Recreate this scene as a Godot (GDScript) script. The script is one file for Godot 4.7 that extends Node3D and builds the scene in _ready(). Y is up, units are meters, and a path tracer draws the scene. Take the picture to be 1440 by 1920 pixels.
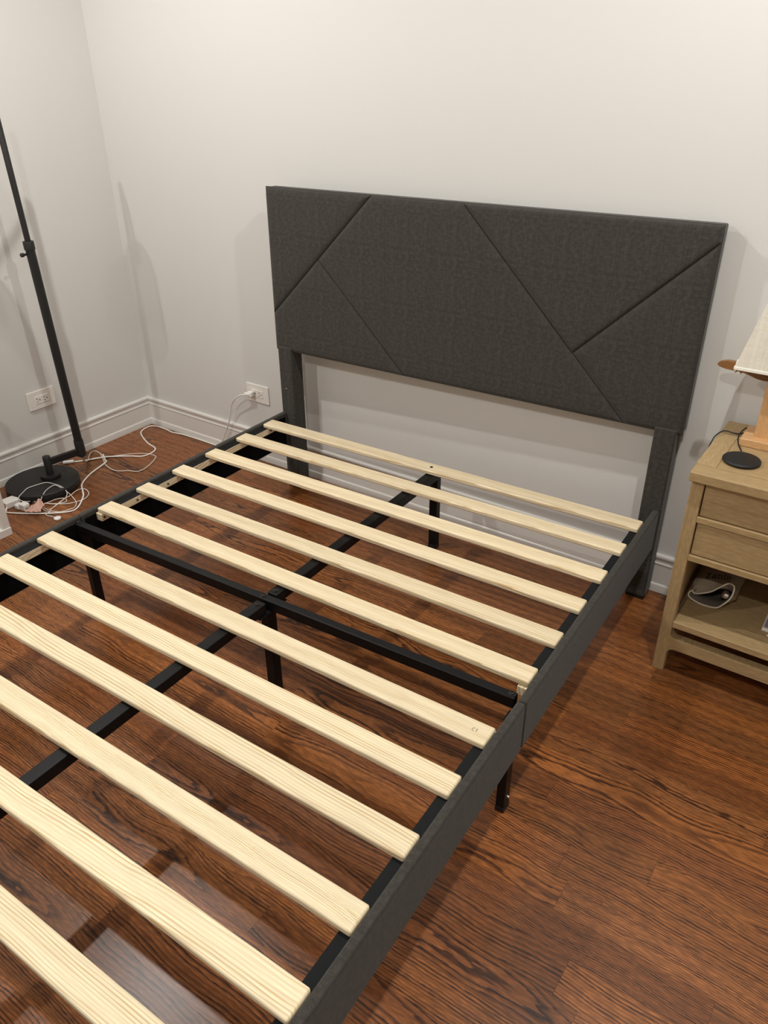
extends Node3D

# ---------------------------------------------------------------- helpers
const BED := Vector3(1.78, 0, 0.1)
var taken := {}
var M := {}
var rng := RandomNumberGenerator.new()

func numbered(called: String) -> String:
	if not taken.has(called):
		taken[called] = 0
		return called
	taken[called] += 1
	return "%s_%03d" % [called, taken[called]]

func mb() -> Dictionary:
	return {"v": PackedVector3Array(), "n": PackedVector3Array(), "u": PackedVector2Array()}

func tri(m: Dictionary, p: Array, n: Array, u: Array) -> void:
	var g: Vector3 = (p[1] - p[0]).cross(p[2] - p[0])
	var order := [0, 1, 2]
	if g.dot(n[0] + n[1] + n[2]) > 0.0:
		order = [0, 2, 1]
	for i in order:
		m.v.append(p[i])
		m.n.append(n[i])
		m.u.append(u[i])

func quad(m: Dictionary, p: Array, n: Array, u: Array) -> void:
	tri(m, [p[0], p[1], p[2]], [n[0], n[1], n[2]], [u[0], u[1], u[2]])
	tri(m, [p[0], p[2], p[3]], [n[0], n[2], n[3]], [u[0], u[2], u[3]])

func mesh_of(m: Dictionary) -> ArrayMesh:
	var a := []
	a.resize(Mesh.ARRAY_MAX)
	a[Mesh.ARRAY_VERTEX] = m.v
	a[Mesh.ARRAY_NORMAL] = m.n
	a[Mesh.ARRAY_TEX_UV] = m.u
	var am := ArrayMesh.new()
	am.add_surface_from_arrays(Mesh.PRIMITIVE_TRIANGLES, a)
	return am

func obj(called: String, m, mat: Material, parent: Node = null) -> MeshInstance3D:
	var o := MeshInstance3D.new()
	o.mesh = mesh_of(m) if m is Dictionary else m
	o.material_override = mat
	o.cast_shadow = GeometryInstance3D.SHADOW_CASTING_SETTING_ON
	if parent == null:
		o.name = numbered(called)
		add_child(o, true)
	else:
		o.name = called
		var k := 0
		while parent.has_node(NodePath(o.name)):
			k += 1
			o.name = "%s_%03d" % [called, k]
		parent.add_child(o, true)
	return o

func thing(called: String, label: String, category: String, at := Vector3.ZERO, turn := 0.0, group := "") -> Node3D:
	var o := Node3D.new()
	o.name = numbered(called)
	add_child(o, true)
	o.position = at
	o.rotation.y = turn
	tag(o, label, category, group)
	return o

func tag(o: Node, label: String, category: String, group := "") -> void:
	o.set_meta("label", label)
	o.set_meta("category", category)
	if group != "":
		o.set_meta("group", group)

func struct(called: String, m, mat: Material, label: String, category: String) -> MeshInstance3D:
	var o := obj(called, m, mat)
	o.set_meta("kind", "structure")
	tag(o, label, category)
	return o

# box with rounded edges; k rings per edge; uv in metres, u along the longest side
func rbox(m: Dictionary, c: Vector3, s: Vector3, b: float, k := 2, xf := Transform3D(), uv0 := Vector2.ZERO) -> void:
	var h := s * 0.5
	b = minf(b, minf(h.x, minf(h.y, h.z)) * 0.98)
	var order := [0, 1, 2]
	order.sort_custom(func(i, j): return s[i] > s[j])
	for axis in 3:
		var a1 := (axis + 1) % 3
		var a2 := (axis + 2) % 3
		var L1 := _lines(h[a1], b, k)
		var L2 := _lines(h[a2], b, k)
		var ua: int = order[0] if order[0] != axis else order[1]
		var va := 3 - axis - ua
		for sg in [-1.0, 1.0]:
			var P := []
			for i in L1.size():
				for j in L2.size():
					var p := Vector3.ZERO
					p[axis] = sg * h[axis]
					p[a1] = L1[i]
					p[a2] = L2[j]
					var q := p.clamp(-h + Vector3(b, b, b), h - Vector3(b, b, b))
					var n := (p - q).normalized()
					var pos := q + n * b
					var uv := Vector2(pos[ua], pos[va]) + uv0
					P.append([xf * (c + pos), (xf.basis * n).normalized(), uv])
			var w := L2.size()
			for i in L1.size() - 1:
				for j in w - 1:
					var A = P[i * w + j]
					var B = P[(i + 1) * w + j]
					var C = P[(i + 1) * w + j + 1]
					var D = P[i * w + j + 1]
					quad(m, [A[0], B[0], C[0], D[0]], [A[1], B[1], C[1], D[1]], [A[2], B[2], C[2], D[2]])

func _lines(h: float, b: float, k: int) -> Array:
	var r := []
	for i in range(k, -1, -1):
		r.append(-(h - b) - b * tan(float(i) / k * PI / 4.0))
	for i in k + 1:
		r.append((h - b) + b * tan(float(i) / k * PI / 4.0))
	return r

func box_between(m: Dictionary, a: Vector3, b: Vector3, bevel: float, k := 2, uv0 := Vector2.ZERO) -> void:
	rbox(m, (a + b) * 0.5, (b - a).abs(), bevel, k, Transform3D(), uv0)

# polygon in the local xy plane of xf, from z0 to z1
func extrude(m: Dictionary, poly: PackedVector2Array, z0: float, z1: float, xf := Transform3D(), caps := true) -> void:
	var n := poly.size()
	if not Geometry2D.is_polygon_clockwise(poly):
		poly = poly.duplicate()
		poly.reverse()
	var en := []
	for i in n:
		var d := (poly[(i + 1) % n] - poly[i]).normalized()
		en.append(Vector2(d.y, -d.x))
	# make the normals point outwards
	var mid: Vector2 = (poly[0] + poly[1]) * 0.5 + en[0] * 0.00005
	if Geometry2D.is_point_in_polygon(mid, poly):
		for i in n:
			en[i] = -en[i]
	var run := 0.0
	for i in n:
		var j := (i + 1) % n
		var na: Vector2 = en[i]
		var nb: Vector2 = en[i]
		var prev: Vector2 = en[(i + n - 1) % n]
		var nxt: Vector2 = en[j]
		if prev.dot(na) > 0.75:
			na = (na + prev).normalized()
		if nxt.dot(nb) > 0.75:
			nb = (nb + nxt).normalized()
		var len := poly[i].distance_to(poly[j])
		var A := xf * Vector3(poly[i].x, poly[i].y, z0)
		var B := xf * Vector3(poly[j].x, poly[j].y, z0)
		var C := xf * Vector3(poly[j].x, poly[j].y, z1)
		var D := xf * Vector3(poly[i].x, poly[i].y, z1)
		var n3a := (xf.basis * Vector3(na.x, na.y, 0)).normalized()
		var n3b := (xf.basis * Vector3(nb.x, nb.y, 0)).normalized()
		quad(m, [A, B, C, D], [n3a, n3b, n3b, n3a], [Vector2(z0, run), Vector2(z0, run + len), Vector2(z1, run + len), Vector2(z1, run)])
		run += len
	if caps:
		var t := Geometry2D.triangulate_polygon(poly)
		for s in [[z0, -1.0], [z1, 1.0]]:
			var nn := (xf.basis * Vector3(0, 0, s[1])).normalized()
			for i in range(0, t.size(), 3):
				var P := []
				var U := []
				for q in 3:
					var p := poly[t[i + q]]
					P.append(xf * Vector3(p.x, p.y, s[0]))
					U.append(p)
				tri(m, P, [nn, nn, nn], U)

# profile of [radius, height] pairs turned about the y axis at c
func lathe(m: Dictionary, prof: Array, c: Vector3, seg := 32, xf := Transform3D()) -> void:
	var n := prof.size()
	var en := []
	for i in n - 1:
		var d := Vector2(prof[i + 1][0] - prof[i][0], prof[i + 1][1] - prof[i][1]).normalized()
		en.append(Vector2(d.y, -d.x))
	for i in n - 1:
		var na: Vector2 = en[i]
		var nb: Vector2 = en[i]
		if i > 0 and en[i - 1].dot(na) > 0.6:
			na = (na + en[i - 1]).normalized()
		if i < n - 2 and en[i + 1].dot(nb) > 0.6:
			nb = (nb + en[i + 1]).normalized()
		for s in seg:
			var P := []
			var N := []
			var U := []
			for q in [[i, s, na], [i + 1, s, nb], [i + 1, s + 1, nb], [i, s + 1, na]]:
				var a: float = TAU * q[1] / seg
				var e := Vector3(cos(a), 0, sin(a))
				P.append(xf * (c + e * float(prof[q[0]][0]) + Vector3.UP * float(prof[q[0]][1])))
				N.append((xf.basis * (e * q[2].x + Vector3.UP * q[2].y)).normalized())
				U.append(Vector2(a * 0.05, prof[q[0]][1]))
			quad(m, P, N, U)

func smooth(pts: Array, sub: int, closed := false) -> Array:
	var r := []
	var n := pts.size()
	var last := n if closed else n - 1
	for i in last:
		var p0 = pts[(i - 1 + n) % n] if closed else pts[maxi(i - 1, 0)]
		var p1 = pts[i]
		var p2 = pts[(i + 1) % n]
		var p3 = pts[(i + 2) % n] if closed else pts[mini(i + 2, n - 1)]
		for s in sub:
			var t := float(s) / sub
			r.append(p1.cubic_interpolate(p2, p0, p3, t))
	if not closed:
		r.append(pts[n - 1])
	return r

# swept tube; wide > 1 makes a flat cord lying down
func tube(m: Dictionary, pts: Array, r: float, sides := 8, wide := 1.0, closed := false) -> void:
	var n := pts.size()
	var rings := []
	var ref := Vector3.UP
	for i in n:
		var d: Vector3
		if closed:
			d = pts[(i + 1) % n] - pts[(i - 1 + n) % n]
		else:
			d = pts[mini(i + 1, n - 1)] - pts[maxi(i - 1, 0)]
		d = d.normalized()
		var side := d.cross(Vector3.UP)
		if side.length() < 0.25:
			side = d.cross(ref)
		side = side.normalized()
		var up := side.cross(d).normalized()
		ref = up
		var ring := []
		for s in sides:
			var a := TAU * s / sides
			var off := side * cos(a) * r * wide + up * sin(a) * r
			var nn := (side * cos(a) / wide + up * sin(a)).normalized()
			ring.append([pts[i] + off, nn])
		rings.append(ring)
	var last := n if closed else n - 1
	for i in last:
		var A: Array = rings[i]
		var B: Array = rings[(i + 1) % n]
		for s in sides:
			var t := (s + 1) % sides
			quad(m, [A[s][0], A[t][0], B[t][0], B[s][0]], [A[s][1], A[t][1], B[t][1], B[s][1]], [Vector2(s, i) * 0.01, Vector2(s + 1, i) * 0.01, Vector2(s + 1, i + 1) * 0.01, Vector2(s, i + 1) * 0.01])
	if not closed:
		for e in [[0, 1], [n - 1, n - 2]]:
			var nn: Vector3 = (pts[e[0]] - pts[e[1]]).normalized()
			for s in sides:
				var t := (s + 1) % sides
				tri(m, [pts[e[0]], rings[e[0]][s][0], rings[e[0]][t][0]], [nn, nn, nn], [Vector2.ZERO, Vector2.ZERO, Vector2.ZERO])

func ball(m: Dictionary, c: Vector3, r: Vector3, seg := 20, xf := Transform3D()) -> void:
	var rows := seg / 2
	for i in rows:
		for j in seg:
			var P := []
			var N := []
			for q in [[i, j], [i + 1, j], [i + 1, j + 1], [i, j + 1]]:
				var th: float = PI * q[0] / rows
				var ph: float = TAU * q[1] / seg
				var e := Vector3(sin(th) * cos(ph), cos(th), sin(th) * sin(ph))
				P.append(xf * (c + e * r))
				N.append((xf.basis * (e / r)).normalized())
			quad(m, P, N, [Vector2.ZERO, Vector2.ZERO, Vector2.ZERO, Vector2.ZERO])

func pts3(flat: Array, lift := 0.0) -> Array:
	var r := []
	for i in range(0, flat.size(), 3):
		r.append(Vector3(flat[i], flat[i + 1] + lift, flat[i + 2]))
	return r

func pts_floor(flat: Array, y: float) -> Array:
	var r := []
	for i in range(0, flat.size(), 2):
		r.append(Vector3(flat[i], y, flat[i + 1]))
	return r

# ---------------------------------------------------------------- textures and materials
func smat(color: Color, rough: float, metal := 0.0, spec := 0.5) -> StandardMaterial3D:
	var m := StandardMaterial3D.new()
	m.albedo_color = color
	m.roughness = rough
	m.metallic = metal
	m.metallic_specular = spec
	return m

func c8(r: int, g: int, b: int) -> Color:
	return Color(r / 255.0, g / 255.0, b / 255.0)

# rows of sawn boards, one below the other: growth rings cut by the board's face. u runs 2 m along the grain.
func wood_atlas(w: int, rows: int, rh: int, sd: int, light: Color, dark: Color, opt: Dictionary) -> Array:
	var na := FastNoiseLite.new()
	na.seed = sd
	na.noise_type = FastNoiseLite.TYPE_SIMPLEX
	na.frequency = 1.0
	na.fractal_octaves = 2
	var nb := FastNoiseLite.new()
	nb.seed = sd + 7
	nb.noise_type = FastNoiseLite.TYPE_SIMPLEX
	nb.frequency = 1.0
	nb.fractal_type = FastNoiseLite.FRACTAL_NONE
	var r := RandomNumberGenerator.new()
	r.seed = sd
	var col := PackedByteArray()
	col.resize(w * rows * rh * 3)
	var hgt := PackedByteArray()
	hgt.resize(w * rows * rh)
	var mmx := 2000.0 / w
	var mmy: float = opt.width / rh
	var at := 0
	for row in rows:
		var straight: bool = r.randf() < opt.straight
		var y0 := r.randf_range(60, 170) * (1.0 if r.randf() < 0.5 else -1.0) if straight else r.randf_range(-18, 18)
		var d0 := r.randf_range(6, 40)
		var slope := r.randf_range(0.018, 0.05) * (1.0 if r.randf() < 0.5 else -1.0)
		var ring := r.randf_range(opt.ring0, opt.ring1)
		var tone := r.randf_range(1.0 - opt.tone, 1.0 + opt.tone)
		var off := row * 137.0
		var amp: float = opt.amp
		var wave: float = opt.get("wave", 5.0 if straight else 9.0)
		var sx: float = opt.get("sx", 0.03)
		var jag: float = opt.get("jag", 1.1)
		# slow waviness along the board, shared by a whole column
		var cx := PackedFloat32Array()
		var cd := PackedFloat32Array()
		cx.resize(w)
		cd.resize(w)
		for x in w:
			var X := x * mmx
			cx[x] = wave * nb.get_noise_2d(X * 0.0032, off)
			cd[x] = d0 + slope * (X if slope > 0.0 else X - 2000.0) + 3.0 * nb.get_noise_2d(X * 0.004, off + 50.0)
		for y in rh:
			var Y := (y - rh * 0.5) * mmy
			var yy0 := Y - y0
			for x in w:
				var X := x * mmx
				var yy := yy0 + cx[x]
				var rr := sqrt(yy * yy + cd[x] * cd[x] * 0.6) + jag * na.get_noise_2d(X * (0.4 * sx), Y * 0.10 + off)
				var t := rr / ring
				var band := 0.62 + 0.38 * sin(rr * 0.21 + row)
				var f := t - floorf(t)
				var dk := 1.0 - f * 2.2 if f < 0.4545 else 0.0
				if f > 0.9:
					dk = (f - 0.9) * 10.0
				var st := nb.get_noise_2d(X * sx, Y * 2.3 + off)
				dk = clampf(dk * amp * band * (0.75 + 0.55 * st), 0.0, 1.0)
				var g: float = tone * (1.0 + opt.streak * st)
				col[at * 3] = clampi(int((light.r + (dark.r - light.r) * dk) * g * 255.0), 0, 255)
				col[at * 3 + 1] = clampi(int((light.g + (dark.g - light.g) * dk) * g * 255.0), 0, 255)
				col[at * 3 + 2] = clampi(int((light.b + (dark.b - light.b) * dk) * g * 255.0), 0, 255)
				hgt[at] = clampi(int(200.0 - 130.0 * dk + 26.0 * st), 0, 255)
				at += 1
	return [ImageTexture.create_from_image(Image.create_from_data(w, rows * rh, false, Image.FORMAT_RGB8, col)), ImageTexture.create_from_image(Image.create_from_data(w, rows * rh, false, Image.FORMAT_L8, hgt))]

# heathered cloth: threads of uneven tone, along and across
func cloth_texture(sd: int, a: Color, b: Color, size := 512) -> Array:
	var r := RandomNumberGenerator.new()
	r.seed = sd
	var warp := []
	var weft := []
	for i in size:
		warp.append(r.randf())
		weft.append(r.randf())
	var nz := FastNoiseLite.new()
	nz.seed = sd
	nz.frequency = 0.02
	var col := PackedByteArray()
	col.resize(size * size * 3)
	var hgt := PackedByteArray()
	hgt.resize(size * size)
	var at := 0
	var run := 0.0
	var left := 0
	for y in size:
		for x in size:
			if left <= 0:
				left = r.randi_range(5, 26)
				run = r.randf()
			left -= 1
			var over := ((x >> 1) + (y >> 1)) % 2 == 0
			var v: float = 0.5 * run + 0.5 * weft[y] if over else 0.35 * r.randf() + 0.65 * warp[x]
			v = clampf(v * 0.85 + 0.15 * (nz.get_noise_2d(x, y) + 0.5), 0, 1)
			v = v * v * 0.7 + v * 0.3
			col[at * 3] = int(lerpf(a.r, b.r, v) * 255)
			col[at * 3 + 1] = int(lerpf(a.g, b.g, v) * 255)
			col[at * 3 + 2] = int(lerpf(a.b, b.b, v) * 255)
			hgt[at] = int(120 + 100 * v * (1.0 if over else 0.6))
			at += 1
	return [ImageTexture.create_from_image(Image.create_from_data(size, size, false, Image.FORMAT_RGB8, col)), ImageTexture.create_from_image(Image.create_from_data(size, size, false, Image.FORMAT_L8, hgt))]

func noise_tex(sd: int, freq: float, a: Color, b: Color, w := 256, h := 256, oct := 4) -> NoiseTexture2D:
	var n := FastNoiseLite.new()
	n.seed = sd
	n.frequency = freq
	n.fractal_octaves = oct
	var t := NoiseTexture2D.new()
	t.width = w
	t.height = h
	t.seamless = true
	t.noise = n
	var g := Gradient.new()
	g.set_color(0, a)
	g.set_color(1, b)
	t.color_ramp = g
	return t

func make_materials() -> void:
	var wall := smat(c8(213, 210, 206), 0.7, 0.0, 0.35)
	M.wall = wall
	M.trim = smat(c8(220, 216, 210), 0.32)
	M.ceiling = smat(c8(215, 212, 207), 0.8)
	var fl := wood_atlas(2048, 24, 85, 11, FLOOR_LIGHT, FLOOR_DARK, {"width": 83.0, "straight": 0.5, "ring0": 3.6, "ring1": 7.0, "tone": 0.11, "amp": 1.5, "streak": 0.20})
	for i in 3:
		var f := smat([c8(255, 255, 255), c8(244, 236, 230), c8(255, 250, 236)][i], 0.31, 0.0, 0.46)
		f.albedo_texture = fl[0]
		f.heightmap_enabled = true
		f.heightmap_texture = fl[1]
		f.heightmap_scale = 0.012
		M["floor%d" % i] = f
	M.subfloor = smat(c8(38, 22, 14), 0.7)
	var pn := wood_atlas(2048, 8, 120, 23, c8(236, 219, 186), c8(192, 162, 116), {"width": 60.0, "straight": 1.0, "ring0": 2.6, "ring1": 5.5, "tone": 0.03, "amp": 1.25, "streak": 0.07, "wave": 1.6, "sx": 0.008, "jag": 0.7})
	M.pine = smat(Color.WHITE, 0.55, 0.0, 0.4)
	M.pine.albedo_texture = pn[0]
	M.pine.heightmap_enabled = true
	M.pine.heightmap_texture = pn[1]
	M.pine.heightmap_scale = 0.008
	var cl := cloth_texture(31, c8(40, 38, 35), c8(102, 97, 90))
	M.fabric = smat(Color.WHITE, 0.92, 0.0, 0.25)
	M.fabric.albedo_texture = cl[0]
	M.fabric.uv1_triplanar = true
	M.fabric.uv1_scale = Vector3(5.5, 5.5, 5.5)
	M.fabric.heightmap_enabled = true
	M.fabric.heightmap_texture = cl[1]
	M.fabric.heightmap_scale = 0.06
	M.fabric.rim_enabled = true
	M.fabric.rim = 0.3
	M.lining = smat(c8(12, 12, 13), 0.9, 0.0, 0.2)
	M.tape = smat(c8(26, 27, 28), 0.85, 0.0, 0.3)
	M.steel = smat(c8(17, 17, 18), 0.42, 0.0, 0.33)
	M.bolt = smat(c8(52, 50, 48), 0.35, 0.6)
	M.plastic_black = smat(c8(17, 17, 18), 0.45)
	M.zinc = smat(c8(190, 188, 184), 0.3, 1.0)
	M.lamp_black = smat(c8(24, 23, 22), 0.5)
	M.white_plastic = smat(c8(238, 234, 228), 0.35)
	M.outlet = smat(c8(234, 229, 221), 0.3)
	M.slot = smat(c8(38, 34, 31), 0.6)
	M.cable = smat(c8(236, 230, 222), 0.45)
	M.cable_clear = smat(c8(196, 178, 160), 0.3)
	M.white_paint = smat(c8(226, 221, 214), 0.4)
	var ns := wood_atlas(512, 4, 128, 41, c8(168, 142, 102), c8(138, 112, 76), {"width": 250.0, "straight": 0.4, "ring0": 9.0, "ring1": 17.0, "tone": 0.03, "amp": 0.4, "streak": 0.06})
	M.oak = smat(Color.WHITE, 0.5, 0.0, 0.45)
	M.oak.albedo_texture = ns[0]
	M.oak.uv1_scale = Vector3(0.5, 1.0, 1.0)
	var lw := wood_atlas(512, 2, 64, 51, c8(206, 162, 114), c8(180, 130, 82), {"width": 60.0, "straight": 0.9, "ring0": 4.0, "ring1": 6.0, "tone": 0.03, "amp": 0.6, "streak": 0.08})
	M.lamp_wood = smat(Color.WHITE, 0.4)
	M.lamp_wood.albedo_texture = lw[0]
	M.lamp_wood.uv1_scale = Vector3(0.5, 8.0, 1.0)
	M.lamp_wood_dark = smat(c8(168, 150, 128), 0.4)
	M.lamp_wood_dark.albedo_texture = lw[0]
	M.lamp_wood_dark.uv1_scale = Vector3(0.5, 8.0, 1.0)
	var ln := cloth_texture(61, c8(206, 198, 182), c8(246, 241, 230), 256)
	M.linen = smat(Color.WHITE, 0.9, 0.0, 0.3)
	M.linen.albedo_texture = ln[0]
	M.linen.uv1_triplanar = true
	M.linen.uv1_scale = Vector3(5, 5, 5)
	M.linen.backlight_enabled = true
	M.linen.backlight = Color(0.35, 0.33, 0.29)
	M.hem = smat(c8(240, 235, 224), 0.85)
	var cv := cloth_texture(71, c8(150, 136, 116), c8(196, 182, 158), 256)
	M.canvas = smat(Color.WHITE, 0.95, 0.0, 0.2)
	M.canvas.albedo_texture = cv[0]
	M.canvas.uv1_triplanar = true
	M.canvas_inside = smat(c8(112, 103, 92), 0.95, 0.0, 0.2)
	M.canvas.uv1_scale = Vector3(7, 7, 7)
	M.stitch = smat(c8(222, 210, 188), 0.9)
	M.ink = smat(c8(20, 18, 18), 0.8)
	M.stamp = smat(c8(120, 112, 104), 0.8)
	M.silver = smat(c8(215, 215, 215), 0.12, 1.0)
	M.charger = smat(c8(22, 22, 23), 0.55)
	M.grey_cover = smat(c8(150, 144, 150), 0.5)
	M.tag = smat(Color(0.90, 0.72, 0.65, 0.80), 0.35)
	M.tag.transparency = BaseMaterial3D.TRANSPARENCY_ALPHA
	M.glass = smat(Color(0.93, 0.94, 0.92, 0.16), 0.05)
	M.glass.transparency = BaseMaterial3D.TRANSPARENCY_ALPHA
	M.lens = smat(c8(250, 244, 232), 0.6)
	M.lens.emission_enabled = true
	M.lens.emission = Color(1.0, 0.9, 0.76)
	M.lens.emission_energy_multiplier = 2.5

const FLOOR_LIGHT := Color(0.545, 0.340, 0.185)
const FLOOR_DARK := Color(0.180, 0.088, 0.046)
const CEIL := 2.6
const ROOM_X := 4.4
const ROOM_Z := 5.2
const LAMPS := [Vector3(2.93, CEIL, 0.85), Vector3(0.86, CEIL, 1.15), Vector3(0.75, CEIL, 2.8), Vector3(2.93, CEIL, 2.9)]

func _ready() -> void:
	rng.seed = 4
	# ---- camera, light, exposure
	var cam := Camera3D.new()
	cam.name = "camera"
	cam.fov = 67.6103
	cam.near = 0.02
	cam.position = Vector3(3.07266, 1.54448, 2.29008)
	cam.basis = Basis.from_euler(Vector3(-0.52003, 0.61512, -0.00755))
	add_child(cam)
	cam.current = true
	var we := WorldEnvironment.new()
	we.name = "world_environment"
	var env := Environment.new()
	env.background_mode = Environment.BG_COLOR
	env.background_color = Color(0.02, 0.02, 0.025)
	env.tonemap_mode = Environment.TONE_MAPPER_LINEAR
	env.tonemap_exposure = 1.0
	env.sdfgi_enabled = true
	env.ssao_enabled = true
	env.ssil_enabled = true
	we.environment = env
	add_child(we)
	for i in 4:
		var al := SpotLight3D.new()
		al.name = "ceiling_lamp_light"
		al.spot_angle = 84.0
		al.spot_angle_attenuation = 0.25
		al.light_size = 0.025
		al.light_color = Color(1.0, 1.0, 0.983)
		al.light_energy = [2.0, 1.95, 2.1, 1.75][i]
		al.spot_range = 9.0
		al.spot_attenuation = 2.0
		al.shadow_enabled = true
		al.position = LAMPS[i] - Vector3(0, 0.014, 0)
		al.rotation.x = -PI / 2
		add_child(al, true)
	make_materials()
	build_room()
	build_lights()
	build_bed()
	build_nightstand()
	build_table_lamp()
	build_charger()
	build_shelf_things()
	build_floor_lamp()
	build_outlets()
	build_cords()
	build_white_cabinet()

# ---------------------------------------------------------------- the room
func build_room() -> void:
	# floor: a slab with oak boards laid on it
	var m := mb()
	box_between(m, Vector3(-0.2, -0.14, -0.2), Vector3(ROOM_X + 0.2, -0.0185, ROOM_Z + 0.2), 0.001, 1)
	var fl := struct("floor", m, M.subfloor, "reddish brown stained oak floor of narrow boards under the bed", "floor")
	var pitch := 0.0826
	var known := {7: [2.722, 1.35], 11: [2.655, 1.5], 12: [2.935, 1.9], 14: [2.789, 1.95], 15: [3.122, 1.7], 16: [2.861, 1.75]}
	var k := -1
	var z := 0.0364 - pitch
	while z < ROOM_Z:
		var joints := [-0.02]
		if known.has(k):
			var e: Array = known[k].duplicate()
			e.sort()
			joints.append_array([e[0] - rng.randf_range(0.6, 1.0)])
			joints.append_array(e)
			joints.append(e[1] + rng.randf_range(0.7, 0.95))
		else:
			var x := rng.randf_range(0.25, 1.1)
			while x < ROOM_X - 0.25:
				joints.append(x)
				x += rng.randf_range(0.5, 1.35) if z < 2.5 else rng.randf_range(1.3, 2.2)
		joints = joints.filter(func(q): return q < ROOM_X - 0.1)
		joints.append(ROOM_X + 0.02)
		for i in joints.size() - 1:
			if joints[i + 1] - joints[i] < 0.05:
				continue
			obj("plank", plank_mesh(joints[i], joints[i + 1], z, z + pitch), M["floor%d" % rng.randi_range(0, 2)], fl)
		z += pitch
		k += 1
	# walls with thickness; the left one is a hair out of square
	m = mb()
	box_between(m, Vector3(-0.3, -0.02, -0.15), Vector3(ROOM_X + 0.15, CEIL + 0.02, -0.002), 0.001, 1)
	struct("wall_back", m, M.wall, "plain off-white painted wall behind the headboard", "wall")
	m = mb()
	var tl := Transform3D(Basis(Vector3.UP, 0.01442), Vector3.ZERO)
	rbox(m, Vector3(-0.077, CEIL * 0.5, ROOM_Z * 0.5), Vector3(0.15, CEIL + 0.04, ROOM_Z + 0.4), 0.001, 1, tl)
	struct("wall_left", m, M.wall, "off-white painted wall on the left behind the floor lamp", "wall")
	m = mb()
	box_between(m, Vector3(ROOM_X, -0.02, -0.15), Vector3(ROOM_X + 0.15, CEIL + 0.02, ROOM_Z + 0.15), 0.001, 1)
	struct("wall_right", m, M.wall, "off-white painted wall on the right of the nightstand", "wall")
	m = mb()
	box_between(m, Vector3(-0.3, -0.02, ROOM_Z), Vector3(ROOM_X + 0.15, CEIL + 0.02, ROOM_Z + 0.15), 0.001, 1)
	struct("wall_front", m, M.wall, "off-white painted wall opposite the headboard", "wall")
	m = mb()
	box_between(m, Vector3(-0.3, CEIL, -0.15), Vector3(ROOM_X + 0.15, CEIL + 0.12, ROOM_Z + 0.15), 0.001, 1)
	struct("ceiling", m, M.ceiling, "flat white ceiling with four recessed lights", "ceiling")
	# baseboards: shoe, flat board and moulded cap; each piece of the profile its own part
	var shoe := PackedVector2Array([Vector2(-0.003, 0), Vector2(0.0125, 0), Vector2(0.0125, 0.0255), Vector2(0.0115, 0.029), Vector2(0.009, 0.0318), Vector2(0.006, 0.033), Vector2(-0.003, 0.033)])
	var flat := PackedVector2Array([Vector2(-0.003, 0.02), Vector2(0.0075, 0.02), Vector2(0.0075, 0.109), Vector2(-0.003, 0.109)])
	var cap := PackedVector2Array([Vector2(-0.003, 0.108), Vector2(0.0095, 0.108), Vector2(0.0102, 0.1095), Vector2(0.0095, 0.1115), Vector2(0.0075, 0.1130), Vector2(0.0068, 0.1160), Vector2(0.0070, 0.121), Vector2(0.0082, 0.1265), Vector2(0.0102, 0.1300), Vector2(0.0110, 0.1330), Vector2(0.0112, 0.1375), Vector2(0.0100, 0.1410), Vector2(0.0075, 0.1433), Vector2(-0.003, 0.1436)])
	var runs := {
		"back": [Transform3D(Basis(Vector3(0, 0, 1), Vector3(0, 1, 0), Vector3(-1, 0, 0)), Vector3(0, 0, 0)), -ROOM_X, 0.05],
		"left": [tl * Transform3D(Basis(Vector3(1, 0, 0), Vector3(0, 1, 0), Vector3(0, 0, 1)), Vector3.ZERO), -0.05, ROOM_Z],
		"right": [Transform3D(Basis(Vector3(-1, 0, 0), Vector3(0, 1, 0), Vector3(0, 0, -1)), Vector3(ROOM_X, 0, 0)), -ROOM_Z, 0.0],
		"front": [Transform3D(Basis(Vector3(0, 0, -1), Vector3(0, 1, 0), Vector3(1, 0, 0)), Vector3(0, 0, ROOM_Z)), 0.0, ROOM_X]}
	var where := {"back": "behind the bed", "left": "along the left wall behind the lamp", "right": "along the right wall", "front": "along the wall facing the bed"}
	for s in runs:
		m = mb()
		extrude(m, flat, runs[s][1], runs[s][2], runs[s][0])
		var bb := struct("baseboard_" + s, m, M.trim, "tall white moulded baseboard " + where[s], "baseboard")
		m = mb()
		extrude(m, cap, runs[s][1], runs[s][2], runs[s][0])
		obj("cap_moulding", m, M.trim, bb)
		m = mb()
		extrude(m, shoe, runs[s][1], runs[s][2], runs[s][0])
		obj("shoe_moulding", m, M.trim, bb)

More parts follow.
